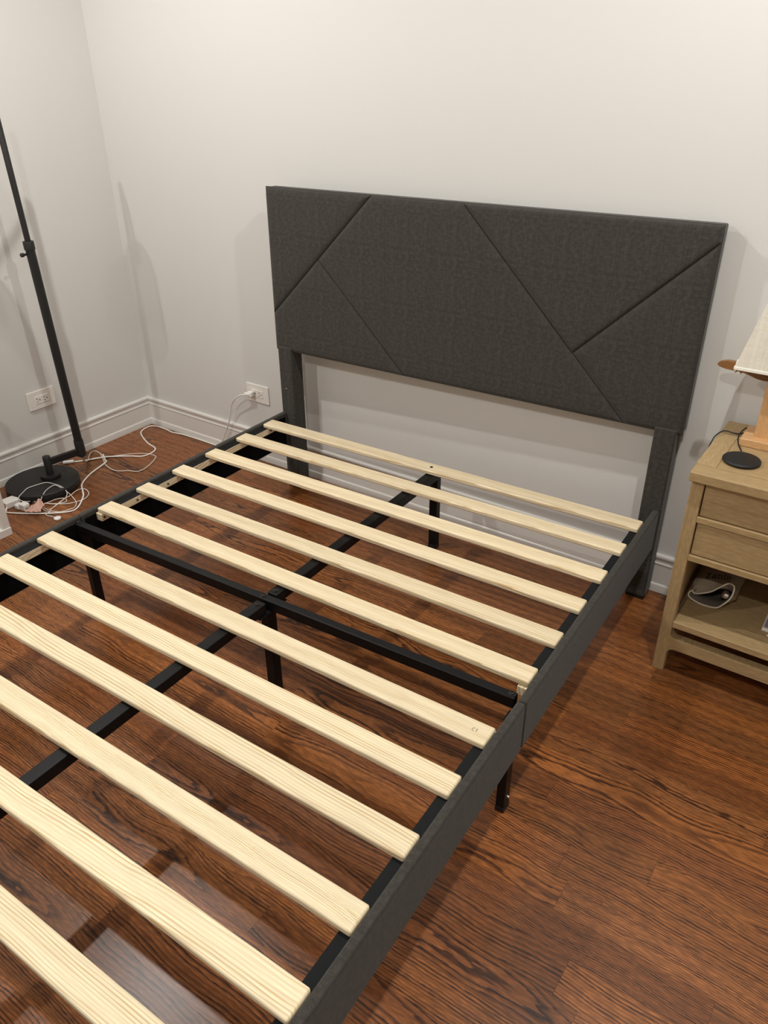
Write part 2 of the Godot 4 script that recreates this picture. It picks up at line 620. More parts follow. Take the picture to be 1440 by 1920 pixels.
func plank_mesh(x0: float, x1: float, z0: float, z1: float) -> Dictionary:
	var m := mb()
	var g := 0.00015
	var b := 0.0004
	var y := rng.randf_range(-0.0002, 0.0)
	x0 += g
	x1 -= g
	z0 += g
	z1 -= g
	var row := rng.randi_range(0, 23)
	var u0 := rng.randf_range(0.0, maxf(0.0, 1.0 - (x1 - x0) * 0.5))
	var flip := 1.0 if rng.randf() < 0.5 else -1.0
	var U := func(p: Vector3) -> Vector2:
		return Vector2(u0 + (p.x - x0 if flip > 0.0 else x1 - p.x) * 0.5, (row + 0.03 + 0.94 * clampf((p.z - z0) / (z1 - z0), 0, 1)) / 24.0)
	var T := [Vector3(x0 + b, y, z0 + b), Vector3(x1 - b, y, z0 + b), Vector3(x1 - b, y, z1 - b), Vector3(x0 + b, y, z1 - b)]
	var E := [Vector3(x0, y - b, z0), Vector3(x1, y - b, z0), Vector3(x1, y - b, z1), Vector3(x0, y - b, z1)]
	var up := Vector3.UP
	quad(m, T, [up, up, up, up], [U.call(T[0]), U.call(T[1]), U.call(T[2]), U.call(T[3])])
	var side := [Vector3(0, 0, -1), Vector3(1, 0, 0), Vector3(0, 0, 1), Vector3(-1, 0, 0)]
	for i in 4:
		var j := (i + 1) % 4
		var n: Vector3 = up
		quad(m, [T[i], T[j], E[j], E[i]], [n, n, n, n], [U.call(T[i]), U.call(T[j]), U.call(E[j]), U.call(E[i])])
		var A: Vector3 = E[i]
		var B: Vector3 = E[j]
		var C := Vector3(B.x, -0.0187, B.z)
		var D := Vector3(A.x, -0.0187, A.z)
		n = side[i]
		quad(m, [A, B, C, D], [n, n, n, n], [U.call(A), U.call(B), U.call(C), U.call(D)])
	return m

func build_lights() -> void:
	for i in 4:
		var t := thing("recessed_light", "round white recessed ceiling light " + ["above the nightstand beside the back wall", "above the floor lamp corner near the back wall", "over the left half of the room opposite the headboard", "over the right half of the room opposite the headboard"][i], "ceiling light", LAMPS[i], 0.0, "recessed lights in the ceiling")
		var m := mb()
		lathe(m, [[0.058, -0.001], [0.060, -0.006], [0.078, -0.005], [0.082, -0.0005], [0.082, 0.0]], Vector3.ZERO, 40)
		obj("trim_ring", m, M.white_paint, t)
		m = mb()
		lathe(m, [[0.0001, -0.004], [0.059, -0.004], [0.059, 0.0]], Vector3.ZERO, 40)
		obj("lens", m, M.lens, t)

# ---------------------------------------------------------------- the bed
func bolt(m: Dictionary, at: Vector3, r := 0.0058, xf := Transform3D()) -> void:
	lathe(m, [[r * 1.55, 0.0], [r * 1.55, 0.0012], [r * 1.05, 0.0014], [r, 0.0035], [r * 0.8, 0.0052], [r * 0.48, 0.0054], [r * 0.44, 0.0024], [0.0001, 0.0024]], at, 16, xf)

func build_bed() -> void:
	var bed := thing("bed_frame", "charcoal upholstered bed frame with bare pale wooden slats and black steel beams", "bed", BED, 0.02943)
	var o := -BED
	var xl := 1.0255
	var xr := 2.5955
	var yb := 0.6047
	var yt := 1.1977
	var zb := 0.0458
	var zf := 0.1102
	# headboard: a box, five puffed panels on its face, piping round the edge
	var piv := Vector3(0, 0.34, 0)
	var m := mb()
	box_between(m, Vector3(xl + 0.001, yb + 0.001, zb) + o - piv, Vector3(xr - 0.001, yt - 0.001, zf - 0.0125) + o - piv, 0.005, 3)
	var hb := obj("headboard", m, M.fabric, bed)
	hb.position = piv
	hb.rotation.x = -0.00958
	var A1 := Vector2(1.484, yt)
	var A2 := Vector2(xl, 0.746)
	var B1 := Vector2(1.2525, 0.9695)
	var B2 := Vector2(1.6215, yb)
	var C1 := Vector2(1.8304, yt)
	var C2 := Vector2(2.421, yb)
	var D1 := Vector2(2.2305, 0.7960)
	var D2 := Vector2(xr, 1.1545)
	var TL := Vector2(xl, yt)
	var TR := Vector2(xr, yt)
	var BL := Vector2(xl, yb)
	var BR := Vector2(xr, yb)
	for poly in [[TL, A1, A2], [A2, B1, B2, BL], [B1, A1, C1, C2, B2], [C1, TR, D2, D1], [D1, D2, BR, C2]]:
		obj("padded_panel", panel_mesh(poly, zf, o - piv, 0.42 if poly.size() == 4 and poly[0] == C1 else 1.0), M.fabric, hb)
	m = mb()
	var zp := zf - 0.0135
	var loop := []
	for c in [TL, TR, BR, BL]:
		loop.append(Vector3(c.x, c.y, zp) + o - piv)
	var path := []
	for i in 4:
		for s in 24:
			path.append(loop[i].lerp(loop[(i + 1) % 4], s / 24.0))
	tube(m, path, 0.0022, 6, 1.0, true)
	obj("piping", m, M.fabric, hb)
	# headboard legs
	for x0 in [1.0396, 2.5155]:
		m = mb()
		box_between(m, Vector3(x0, 0.014, 0.0415) + o, Vector3(x0 + 0.0663, 0.62, 0.110) + o, 0.006, 3)
		var lg := obj("headboard_leg", m, M.fabric, bed)
		m = mb()
		box_between(m, Vector3(x0 + 0.002, 0, 0.044) + o, Vector3(x0 + 0.0643, 0.016, 0.107) + o, 0.003, 2)
		obj("foot", m, M.plastic_black, lg)
		if x0 > 2.0:
			continue
		m = mb()
		bolt(m, Vector3.ZERO, 0.0028, Transform3D(Basis(Vector3.RIGHT, PI / 2), Vector3(x0 + (0.030 if x0 < 2.0 else 0.036), 0.447, 0.1098) + o))
		obj("screw", m, M.zinc, lg)
	# side rails: two lengths on each side, black lining inside
	var y0 := 0.2047
	var y1 := 0.3473
	var rails := [[1.0426, 1.0639, 1.0], [2.5570, 2.5783, -1.0]]
	for r in rails:
		for seg in [[0.112, 1.1204], [1.1222, 2.185]]:
			m = mb()
			box_between(m, Vector3(r[0], y0, seg[0]) + o, Vector3(r[1], y1, seg[1]) + o, 0.0065, 3)
			var rail := obj("side_rail", m, M.fabric, bed)
			m = mb()
			var xi: float = r[1] if r[2] > 0 else r[0]
			box_between(m, Vector3(xi - 0.0004 * r[2], y0 + 0.006, seg[0] + 0.012) + o, Vector3(xi + 0.0012 * r[2], 0.331, seg[1] - 0.012) + o, 0.0004, 1)
			obj("inner_lining", m, M.lining, rail)
	# foot end
	m = mb()
	box_between(m, Vector3(1.0426, y0, 2.1865) + o, Vector3(2.5783, y1, 2.208) + o, 0.0065, 3)
	obj("foot_rail", m, M.fabric, bed)
	for x0 in [1.046, 2.515]:
		m = mb()
		box_between(m, Vector3(x0, 0, 2.12) + o, Vector3(x0 + 0.06, 0.21, 2.184) + o, 0.006, 2)
		obj("foot_leg", m, M.fabric, bed)
	# battens that carry the slats, with a black tape on top
	for side in [[1.0652, 1.0905], [2.5315, 2.5558]]:
		for seg in [[0.206, 1.066], [1.218, 2.17]]:
			m = mb()
			box_between(m, Vector3(side[0], 0.3085, seg[0]) + o, Vector3(side[1], 0.3332, seg[1]) + o, 0.0012, 1, Vector2(rng.randf(), 0.3))
			var bt := obj("batten", m, M.pine, bed)
			m = mb()
			box_between(m, Vector3(side[0] + 0.0005, 0.3332, seg[0] + 0.02) + o, Vector3(side[1] - 0.0005, 0.3347, seg[1] - 0.012) + o, 0.0004, 1)
			obj("tape", m, M.tape, bt)
			m = mb()
			var q: float = seg[0] + 0.04
			while q < seg[1]:
				var xs: float = side[1] + 0.0002 if side[0] < 2.0 else side[0] - 0.0002
				bolt(m, Vector3.ZERO, 0.0024, Transform3D(Basis(Vector3.FORWARD, PI / 2 if side[0] < 2.0 else -PI / 2), Vector3(xs, 0.321, q) + o))
				q += 0.135
			obj("screws", m, M.slot, bt)
	# slats
	var zs := [0.2092, 0.3652, 0.5291, 0.6894, 0.8496, 1.0054, 1.2269, 1.3768, 1.5359, 1.6969, 1.8552, 2.0100]
	for i in 12:
		m = mb()
		var c := Vector3((1.0704 + 2.5563) * 0.5, 0.3433, zs[i] + 0.0278) + o
		var st := mb()
		rbox(st, Vector3.ZERO, Vector3(1.4859, 0.0166, 0.0575), 0.0048, 3)
		# each slat takes its own strip of the sawn-board texture
		var row := i % 8
		var u0 := rng.randf_range(0.38, 0.62)
		for q in st.v.size():
			var p: Vector3 = st.v[q]
			st.v[q] = p + c
			st.u[q] = Vector2(u0 + p.x * 0.5, (row + 0.5 + clampf((p.z + p.y * 0.6) / 0.072, -0.47, 0.47)) / 8.0)
		var sl := obj("slat", st, M.pine, bed)
		if i == 0:
			m = mb()
			lathe(m, [[0.0058, 0.0], [0.0056, 0.0012], [0.003, 0.0018], [0.0024, 0.0006], [0.0001, 0.0006]], Vector3(1.8224, 0.3515, 0.2382) + o, 16)
			obj("screw", m, M.plastic_black, sl)
		if i == 6:
			var tm := TextMesh.new()
			tm.text = "C1"
			tm.font = font("Droid Sans")
			tm.font_size = 16
			tm.pixel_size = 0.00075
			tm.depth = 0.0004
			var s := obj("stamp", tm, M.stamp, sl)
			s.position = Vector3(2.521, 0.35185, 1.2555) + o
			s.rotation = Vector3(-PI / 2, 0, 0)
	# steel: cross beam, two centre beams, legs and bolts
	m = mb()
	var cb := Transform3D(Basis(Vector3.UP, 0.026), Vector3(1.80, 0.3175, 1.1165) + o)
	rbox(m, Vector3.ZERO, Vector3(1.488, 0.031, 0.024), 0.0028, 2, cb)
	var cross := obj("cross_beam", m, M.steel, bed)
	for x in [-0.733, 0.015, 0.733]:
		m = mb()
		bolt(m, cb * Vector3(x, 0.0155, -0.001))
		obj("bolt", m, M.bolt, cross)
	for seg in [[0.186, 1.097, 1.079], [1.139, 2.18, 1.154]]:
		m = mb()
		box_between(m, Vector3(1.811, 0.3020, seg[0]) + o, Vector3(1.8435, 0.3330, seg[1]) + o, 0.0028, 2)
		var be := obj("centre_beam", m, M.steel, bed)
		m = mb()
		bolt(m, Vector3(1.8265, 0.3330, seg[2]) + o)
		obj("bolt", m, M.bolt, be)
	m = mb()
	box_between(m, Vector3(1.806, 0.2985, 1.062) + o, Vector3(1.8485, 0.3015, 1.172) + o, 0.001, 1)
	obj("bracket", m, M.steel, bed)
	for lg in [[1.8125, 1.8435, 1.103, 1.133, 0.300], [1.066, 1.090, 1.117, 1.145, 0.302], [2.537, 2.5595, 1.113, 1.144, 0.302], [1.803, 1.834, 0.186, 0.214, 0.303], [1.8125, 1.8435, 2.13, 2.16, 0.303]]:
		m = mb()
		box_between(m, Vector3(lg[0], 0.004, lg[2]) + o, Vector3(lg[1], lg[4], lg[3]) + o, 0.0025, 2)
		var leg := obj("support_leg", m, M.steel, bed)
		m = mb()
		box_between(m, Vector3(lg[0] - 0.0008, 0.0, lg[2] - 0.0008) + o, Vector3(lg[1] + 0.0008, 0.016, lg[3] + 0.0008) + o, 0.002, 1)
		obj("end_cap", m, M.plastic_black, leg)
		if lg[0] > 2.0:
			m = mb()
			bolt(m, Vector3.ZERO, 0.003, Transform3D(Basis(Vector3.FORWARD, PI / 2), Vector3(lg[1], 0.045, 1.128) + o))
			obj("screw", m, M.zinc, leg)
		elif lg[2] < 0.5:
			m = mb()
			bolt(m, Vector3.ZERO, 0.005, Transform3D(Basis(Vector3.RIGHT, PI / 2), Vector3(1.8185, 0.286, lg[3]) + o))
			obj("bolt", m, M.bolt, leg)

func font(called: String) -> SystemFont:
	var f := SystemFont.new()
	f.font_names = PackedStringArray([called])
	return f

# a convex padded panel: rings stepped in from its outline, rising to the full puff
func panel_mesh(poly: Array, z: float, o: Vector3, step := 1.0) -> Mesh:
	var prof := [[0.0003, -0.0155], [0.0012, -0.0105], [0.0040, -0.0066], [0.0090, -0.0036], [0.0170, -0.0015], [0.0310, -0.0004], [0.0560, 0.0]]
	for pr in prof:
		pr[0] *= step
	var n := poly.size()
	var area := 0.0
	for i in n:
		area += poly[i].cross(poly[(i + 1) % n])
	var sg := 1.0 if area > 0 else -1.0
	var rings := []
	for pr in prof:
		var ring := []
		for i in n:
			var p: Vector2 = poly[i]
			var e0: Vector2 = (p - poly[(i + n - 1) % n]).normalized()
			var e1: Vector2 = (poly[(i + 1) % n] - p).normalized()
			var n0 := Vector2(-e0.y, e0.x) * sg
			var n1 := Vector2(-e1.y, e1.x) * sg
			var b := (n0 + n1).normalized()
			var q: Vector2 = p + b * (pr[0] / maxf(b.dot(n0), 0.2))
			ring.append(Vector3(q.x, q.y, z + pr[1]) + o)
		rings.append(ring)
	var st := SurfaceTool.new()
	st.begin(Mesh.PRIMITIVE_TRIANGLES)
	# normals: per edge side and ring, so that the flat stays flat
	for k in rings.size() - 1:
		for i in n:
			var j := (i + 1) % n
			var e: Vector2 = (poly[j] - poly[i]).normalized()
			var inw := Vector2(-e.y, e.x) * sg
			var na := _pn(prof, k, inw)
			var nb := _pn(prof, k + 1, inw)
			_stq(st, [rings[k][i], rings[k][j], rings[k + 1][j], rings[k + 1][i]], [na, na, nb, nb])
	var last: Array = rings[rings.size() - 1]
	var fz := Vector3(0, 0, 1)
	for i in range(1, n - 1):
		_stt(st, [last[0], last[i], last[i + 1]], [fz, fz, fz])
	st.index()
	return st.commit()

func _pn(prof: Array, k: int, inw: Vector2) -> Vector3:
	if k >= prof.size() - 1:
		return Vector3(0, 0, 1)
	var a := maxi(k - 1, 0)
	var b := mini(k + 1, prof.size() - 1)
	var dd: float = prof[b][0] - prof[a][0]
	var dh: float = prof[b][1] - prof[a][1]
	return Vector3(-inw.x * dh, -inw.y * dh, dd).normalized()

func _stq(st: SurfaceTool, p: Array, n: Array) -> void:
	_stt(st, [p[0], p[1], p[2]], [n[0], n[1], n[2]])
	_stt(st, [p[0], p[2], p[3]], [n[0], n[2], n[3]])

func _stt(st: SurfaceTool, p: Array, n: Array) -> void:
	var g: Vector3 = (p[1] - p[0]).cross(p[2] - p[0])
	var order := [0, 2, 1] if g.dot(n[0] + n[1] + n[2]) > 0 else [0, 1, 2]
	for i in order:
		st.set_normal(n[i])
		st.set_uv(Vector2(p[i].x, p[i].y))
		st.add_vertex(p[i])

# ---------------------------------------------------------------- right side
const NS_L := 2.711
const NS_R := 3.317

func build_nightstand() -> void:
	var at := Vector3((NS_L + NS_R) * 0.5, 0, 0.22)
	var t := thing("nightstand", "light brown oak nightstand with two drawers and an open lower shelf", "nightstand", at)
	var o := -at
	var m: Dictionary
	var top0 := 0.632
	var top1 := 0.660
	# top: front strip, two end strips and the middle panel, with fine joints between
	for b in [[NS_L - 0.006, NS_R + 0.006, 0.3562, 0.4165, 0.004], [NS_L - 0.006, 2.7550, 0.020, 0.3556, 0.0012], [3.273, NS_R + 0.006, 0.020, 0.3556, 0.0012], [2.7556, 3.2724, 0.020, 0.3556, 0.0012]]:
		m = mb()
		box_between(m, Vector3(b[0], top0, b[2]) + o, Vector3(b[1], top1, b[3]) + o, b[4], 2, Vector2(rng.randf(), rng.randf()))
		obj("top_board", m, M.oak, t)
	for x in [NS_L, NS_R - 0.033]:
		for z in [0.022, 0.3655]:
			m = mb()
			box_between(m, Vector3(x, 0, z) + o, Vector3(x + 0.033, top0, z + 0.033) + o, 0.003, 2, Vector2(rng.randf(), rng.randf()))
			obj("leg", m, M.oak, t)
	for x in [NS_L + 0.008, NS_R - 0.020]:
		m = mb()
		box_between(m, Vector3(x, 0.167, 0.05) + o, Vector3(x + 0.012, top0, 0.37) + o, 0.001, 1, Vector2(rng.randf(), rng.randf()))
		obj("side_panel", m, M.oak, t)
	m = mb()
	box_between(m, Vector3(NS_L + 0.03, 0.167, 0.026) + o, Vector3(NS_R - 0.03, top0, 0.036) + o, 0.001, 1)
	obj("back_panel", m, M.oak, t)
	for y in [[0.5115, 0.5290], [0.3920, 0.4100]]:
		m = mb()
		box_between(m, Vector3(NS_L + 0.0325, y[0], 0.06) + o, Vector3(NS_R - 0.0325, y[1], 0.3985) + o, 0.002, 2, Vector2(rng.randf(), rng.randf()))
		obj("rail", m, M.oak, t)
	for y in [[0.5315, 0.6295], [0.4125, 0.5090]]:
		m = mb()
		box_between(m, Vector3(NS_L + 0.0355, y[0], 0.10) + o, Vector3(NS_R - 0.0355, y[1], 0.3925) + o, 0.002, 2, Vector2(rng.randf(), rng.randf()))
		obj("drawer", m, M.oak, t)
	m = mb()
	box_between(m, Vector3(NS_L + 0.0335, 0.167, 0.036) + o, Vector3(NS_R - 0.0335, 0.187, 0.4045) + o, 0.002, 2, Vector2(rng.randf(), rng.randf()))
	obj("shelf", m, M.oak, t)
	# low stretchers that sweep into the legs
	for z in [0.024, 0.368]:
		m = mb()
		extrude(m, stretcher_outline(NS_L + 0.030, NS_R - 0.030), z, z + 0.030, Transform3D(Basis(), o))
		obj("stretcher", m, M.oak, t)
	for x in [NS_L + 0.002, NS_R - 0.032]:
		m = mb()
		extrude(m, stretcher_outline(0.052, 0.3685), 0.0, 0.030, Transform3D(Basis(Vector3(0, 0, 1), Vector3(0, 1, 0), Vector3(-1, 0, 0)), o + Vector3(x + 0.030, 0, 0)))
		obj("stretcher", m, M.oak, t)

func stretcher_outline(x0: float, x1: float) -> PackedVector2Array:
	var p := PackedVector2Array()
	var r := 0.020
	var yb := 0.088
	var yt := 0.124
	for i in 6:
		var a := PI / 2 * i / 5.0
		p.append(Vector2(x0 + 0.002 + r - r * cos(a), yb - r + r * sin(a)))
	for i in 6:
		var a := PI / 2 * i / 5.0
		p.append(Vector2(x1 - 0.002 - r + r * sin(a), yb - r + r * cos(a)))
	p.append(Vector2(x1, yb - r))
	p.append(Vector2(x1, yt + r))
	for i in 6:
		var a := PI / 2 * i / 5.0
		p.append(Vector2(x1 - 0.002 - r + r * cos(a), yt + r - r * sin(a)))
	for i in 6:
		var a := PI / 2 * i / 5.0
		p.append(Vector2(x0 + 0.002 + r - r * sin(a), yt + r - r * cos(a)))
	p.append(Vector2(x0, yt + r))
	p.append(Vector2(x0, yb - r))
	return p

func build_table_lamp() -> void:
	var at := Vector3(2.8235, 0.660, 0.131)
	var t := thing("table_lamp", "wooden table lamp with wing-shaped arm and tapered cream linen shade on the nightstand", "lamp", at)
	var m := mb()
	rbox(m, Vector3(0, 0.0115, 0), Vector3(0.110, 0.023, 0.108), 0.003, 2)
	obj("base", m, M.lamp_wood, t)
	m = mb()
	rbox(m, Vector3(0, 0.11, 0), Vector3(0.054, 0.19, 0.050), 0.003, 2)
	obj("post", m, M.lamp_wood, t)
	m = mb()
	var half := [[-0.1615, 0.1985, 0.1975], [-0.158, 0.2030, 0.1930], [-0.150, 0.2068, 0.1900], [-0.138, 0.2098, 0.1878], [-0.122, 0.2105, 0.1868], [-0.105, 0.2098, 0.1865], [-0.090, 0.2085, 0.1850], [-0.072, 0.2085, 0.1800], [-0.056, 0.2085, 0.1752], [-0.042, 0.2085, 0.1735], [-0.02, 0.2085, 0.1735]]
	var poly := PackedVector2Array()
	for h in half:
		poly.append(Vector2(h[0], h[1]))
	for i in range(half.size() - 1, -1, -1):
		poly.append(Vector2(-half[i][0], half[i][1]))
	for h in half:
		poly.append(Vector2(-h[0], h[2]))
	for i in range(half.size() - 1, -1, -1):
		poly.append(Vector2(half[i][0], half[i][2]))
	extrude(m, poly, -0.007, 0.007)
	obj("arm", m, M.lamp_wood_dark, t)
	# shade: four sloping linen sides with a hem and ties
	var b := [Vector2(0.1065, 0.070), Vector2(0.0490, 0.034)]
	var ys := [0.2150, 0.470]
	m = mb()
	for s in 4:
		var ca := [Vector2(-1, 1), Vector2(1, 1), Vector2(1, -1), Vector2(-1, -1)]
		for inner in [0.0, 0.0022]:
			var P := []
			for q in [[s, 0], [(s + 1) % 4, 0], [(s + 1) % 4, 1], [s, 1]]:
				var c: Vector2 = ca[q[0]] * (b[q[1]] - Vector2(inner, inner))
				P.append(Vector3(c.x, ys[q[1]], c.y))
			var n: Vector3 = (P[1] - P[0]).cross(P[3] - P[0]).normalized()
			if n.dot((P[0] + P[1]) * Vector3(1, 0, 1)) < 0:
				n = -n
			if inner > 0.0:
				n = -n
			quad(m, P, [n, n, n, n], [Vector2.ZERO, Vector2.ZERO, Vector2.ZERO, Vector2.ZERO])
	obj("shade", m, M.linen, t)
	m = mb()
	for s in [[Vector3(0, 0.2145, 0.0705), Vector3(0.214, 0.0085, 0.003)], [Vector3(0, 0.2145, -0.0705), Vector3(0.214, 0.0085, 0.003)], [Vector3(0.1065, 0.2145, 0), Vector3(0.003, 0.0085, 0.141)], [Vector3(-0.1065, 0.2145, 0), Vector3(0.003, 0.0085, 0.141)]]:
		rbox(m, s[0], s[1], 0.0014, 2)
	obj("hem", m, M.hem, t)
	for sx in [-1.0, 1.0]:
		m = mb()
		var ring := []
		for i in 20:
			var a := TAU * i / 20.0
			ring.append(Vector3(sx * 0.1125, 0.1985 + 0.0165 * sin(a), 0.0165 * cos(a)))
		tube(m, ring, 0.0023, 6, 1.0, true)
		obj("tie", m, M.hem, t)
		m = mb()
		ball(m, Vector3(sx * 0.0985, 0.1845, 0.004), Vector3(0.0028, 0.0032, 0.0028), 12)
		obj("peg", m, M.lamp_wood_dark, t)
	m = mb()
	tube(m, smooth([Vector3(0.03, 0.006, -0.056), Vector3(-0.01, 0.006, -0.062), Vector3(-0.052, 0.006, -0.036), Vector3(-0.069, 0.006, -0.014), Vector3(-0.0835, 0.009, -0.004), Vector3(-0.105, 0.011, -0.002), Vector3(-0.1175, 0.007, 0.018), Vector3(-0.124, -0.004, 0.046), Vector3(-0.128, -0.06, 0.05), Vector3(-0.124, -0.3, -0.03), Vector3(-0.122, -0.45, -0.085)], 6), 0.0018, 8)
	obj("cord", m, M.charger, t)

func build_charger() -> void:
	var at := Vector3(2.8000, 0.660, 0.288)
	var t := thing("charging_pad", "round black charging pad with a thin cord on the nightstand top", "charger", at)
	var m := mb()
	lathe(m, [[0.0001, 0.0], [0.040, 0.0], [0.0445, 0.0015], [0.0475, 0.0055], [0.0475, 0.0075], [0.0455, 0.0100], [0.0420, 0.0108], [0.0001, 0.0108]], Vector3.ZERO, 56)
	obj("pad", m, M.charger, t)
	m = mb()
	tube(m, smooth([Vector3(-0.012, 0.0055, -0.046), Vector3(-0.016, 0.004, -0.066), Vector3(-0.030, 0.004, -0.100), Vector3(-0.041, 0.004, -0.140), Vector3(-0.043, 0.010, -0.165), Vector3(-0.036, 0.016, -0.195), Vector3(-0.016, 0.014, -0.222), Vector3(0.012, 0.006, -0.236), Vector3(0.06, 0.003, -0.24)], 6), 0.0017, 8)
	obj("cord", m, M.charger, t)

func build_shelf_things() -> void:
	# soft pouch lying on the shelf, its stitched mouth towards the room
	var sy := 0.1875
	var at := Vector3(2.803, sy, 0.19)
	var t := thing("pouch", "beige cloth pouch with black lettering lying open on the nightstand shelf", "pouch", at)
	var rim := [Vector3(2.7455, 0.207, 0.272), Vector3(2.752, 0.198, 0.275), Vector3(2.7756, 0.1908, 0.277), Vector3(2.801, 0.1898, 0.278), Vector3(2.8286, 0.1938, 0.277), Vector3(2.8449, 0.2123, 0.275), Vector3(2.8569, 0.2331, 0.272), Vector3(2.8614, 0.2578, 0.268), Vector3(2.8574, 0.2768, 0.266), Vector3(2.8412, 0.2774, 0.266), Vector3(2.821, 0.2569, 0.270), Vector3(2.8004, 0.236, 0.273), Vector3(2.7646, 0.2171, 0.275), Vector3(2.7524, 0.2215, 0.272)]
	rim = smooth(rim, 4, true)
	var n := rim.size()
	var rings := [rim]
	for st in [[0.255, 0.72], [0.238, 1.0], [0.19, 1.0], [0.13, 1.0], [0.085, 0.98], [0.062, 0.8], [0.055, 0.4], [0.055, 0.02]]:
		var ring := []
		for i in n:
			# rim index 0 is the left end, running under to the right end near 9/14, then back over the top
			var f := float(i) / n
			var a := PI + PI * f / 0.60 if f < 0.60 else PI * (f - 0.60) / 0.40
			var lump := 1.0 + 0.035 * sin(i * 0.9 + st[0] * 40.0)
			var e := Vector3(2.806 + 0.061 * cos(a) * minf(st[1] * 1.2, 1.0) * lump, sy + 0.0325 + 0.0325 * sin(a) * minf(st[1], 1.0), st[0])
			if st[0] > 0.25:
				e = e.lerp(Vector3(rim[i].x, maxf(rim[i].y + 0.004, sy + 0.0008), st[0]), 0.45)
			e.y = maxf(e.y, sy + 0.0006)
			ring.append(e)
		rings.append(ring)
	var s := SurfaceTool.new()
	s.begin(Mesh.PRIMITIVE_TRIANGLES)
	s.set_smooth_group(0)
	for k in rings.size() - 1:
		for i in n:
			var j := (i + 1) % n
			for v in [rings[k][i], rings[k + 1][i], rings[k + 1][j], rings[k][i], rings[k + 1][j], rings[k][j]]:
				s.set_uv(Vector2(v.x, v.z))
				s.add_vertex(v - at)
	s.index()
	s.generate_normals()
	obj("cloth", s.commit(), M.canvas, t)
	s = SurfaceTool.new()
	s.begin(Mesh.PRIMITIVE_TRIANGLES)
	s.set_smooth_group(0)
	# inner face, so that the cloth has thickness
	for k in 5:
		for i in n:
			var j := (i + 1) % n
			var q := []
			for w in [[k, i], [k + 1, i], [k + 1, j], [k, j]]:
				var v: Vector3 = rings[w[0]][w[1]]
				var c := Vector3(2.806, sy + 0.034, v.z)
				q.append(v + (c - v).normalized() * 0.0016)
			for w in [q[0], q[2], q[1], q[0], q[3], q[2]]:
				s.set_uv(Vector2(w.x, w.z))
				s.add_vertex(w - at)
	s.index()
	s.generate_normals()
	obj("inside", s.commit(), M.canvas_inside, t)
	var m := mb()
	var lip := []
	for p in rim:
		lip.append(p - at)
	tube(m, lip, 0.0023, 7, 1.0, true)
	obj("stitched_edge", m, M.stitch, t)
	# lettering that follows the cloth
	var tm := TextMesh.new()
	tm.text = "Zante"
	tm.font = font("Droid Serif")
	tm.font_size = 32
	tm.pixel_size = 0.001
	tm.depth = 0.0
	var arr := tm.get_mesh_arrays()
	var vv: PackedVector3Array = arr[Mesh.ARRAY_VERTEX]
	var bb := AABB(vv[0], Vector3.ZERO)
	for v in vv:
		bb = bb.expand(v)
	var nn: PackedVector3Array = arr[Mesh.ARRAY_NORMAL]
	for i in vv.size():
		var fx := (vv[i].x - bb.position.x) / bb.size.x
		var fy := (vv[i].y - bb.position.y) / bb.size.y
		var px := 2.776 + 0.064 * fx - 0.006 * fy
		var pz := 0.232 - 0.026 * fx - 0.034 * fy
		var ee := clampf((px - 2.806) / 0.062, -0.97, 0.97)
		vv[i] = Vector3(px, sy + 0.0325 + 0.0325 * sqrt(1.0 - ee * ee) + 0.0012, pz) - at
		nn[i] = Vector3.UP
	arr[Mesh.ARRAY_VERTEX] = vv
	arr[Mesh.ARRAY_NORMAL] = nn
	arr[Mesh.ARRAY_TANGENT] = null
	var am := ArrayMesh.new()
	am.add_surface_from_arrays(Mesh.PRIMITIVE_TRIANGLES, arr)
	obj("lettering", am, M.ink, t)
	# shiny ball in the mouth of the pouch
	m = mb()
	ball(m, Vector3.ZERO, Vector3(0.013, 0.013, 0.013), 28)
	var bl := obj("silver_ball", m, M.silver)
	bl.position = Vector3(2.8425, 0.2365, 0.262)
	tag(bl, "small shiny silver ball inside the mouth of the cloth pouch", "ball")
	# slim white case at the right end of the shelf
	at = Vector3(2.998, sy, 0.235)
	t = thing("slim_case", "slim white case with grey lid on the right of the nightstand shelf", "case", at)
	m = mb()
	rbox(m, Vector3(0, 0.005, 0), Vector3(0.080, 0.010, 0.140), 0.002, 2)
	obj("body", m, M.white_plastic, t)
	m = mb()
	rbox(m, Vector3(0.001, 0.0108, -0.001), Vector3(0.074, 0.0022, 0.132), 0.0008, 2)
	obj("lid", m, M.grey_cover, t)
	m = mb()
	rbox(m, Vector3.ZERO, Vector3(0.012, 0.004, 0.006), 0.0018, 2)
	var e := obj("cable_end", m, M.white_plastic)
	e.position = Vector3(2.981, sy + 0.0022, 0.323)
	e.rotation.y = -0.5
	tag(e, "tiny white cable end in front of the slim white case", "plug")

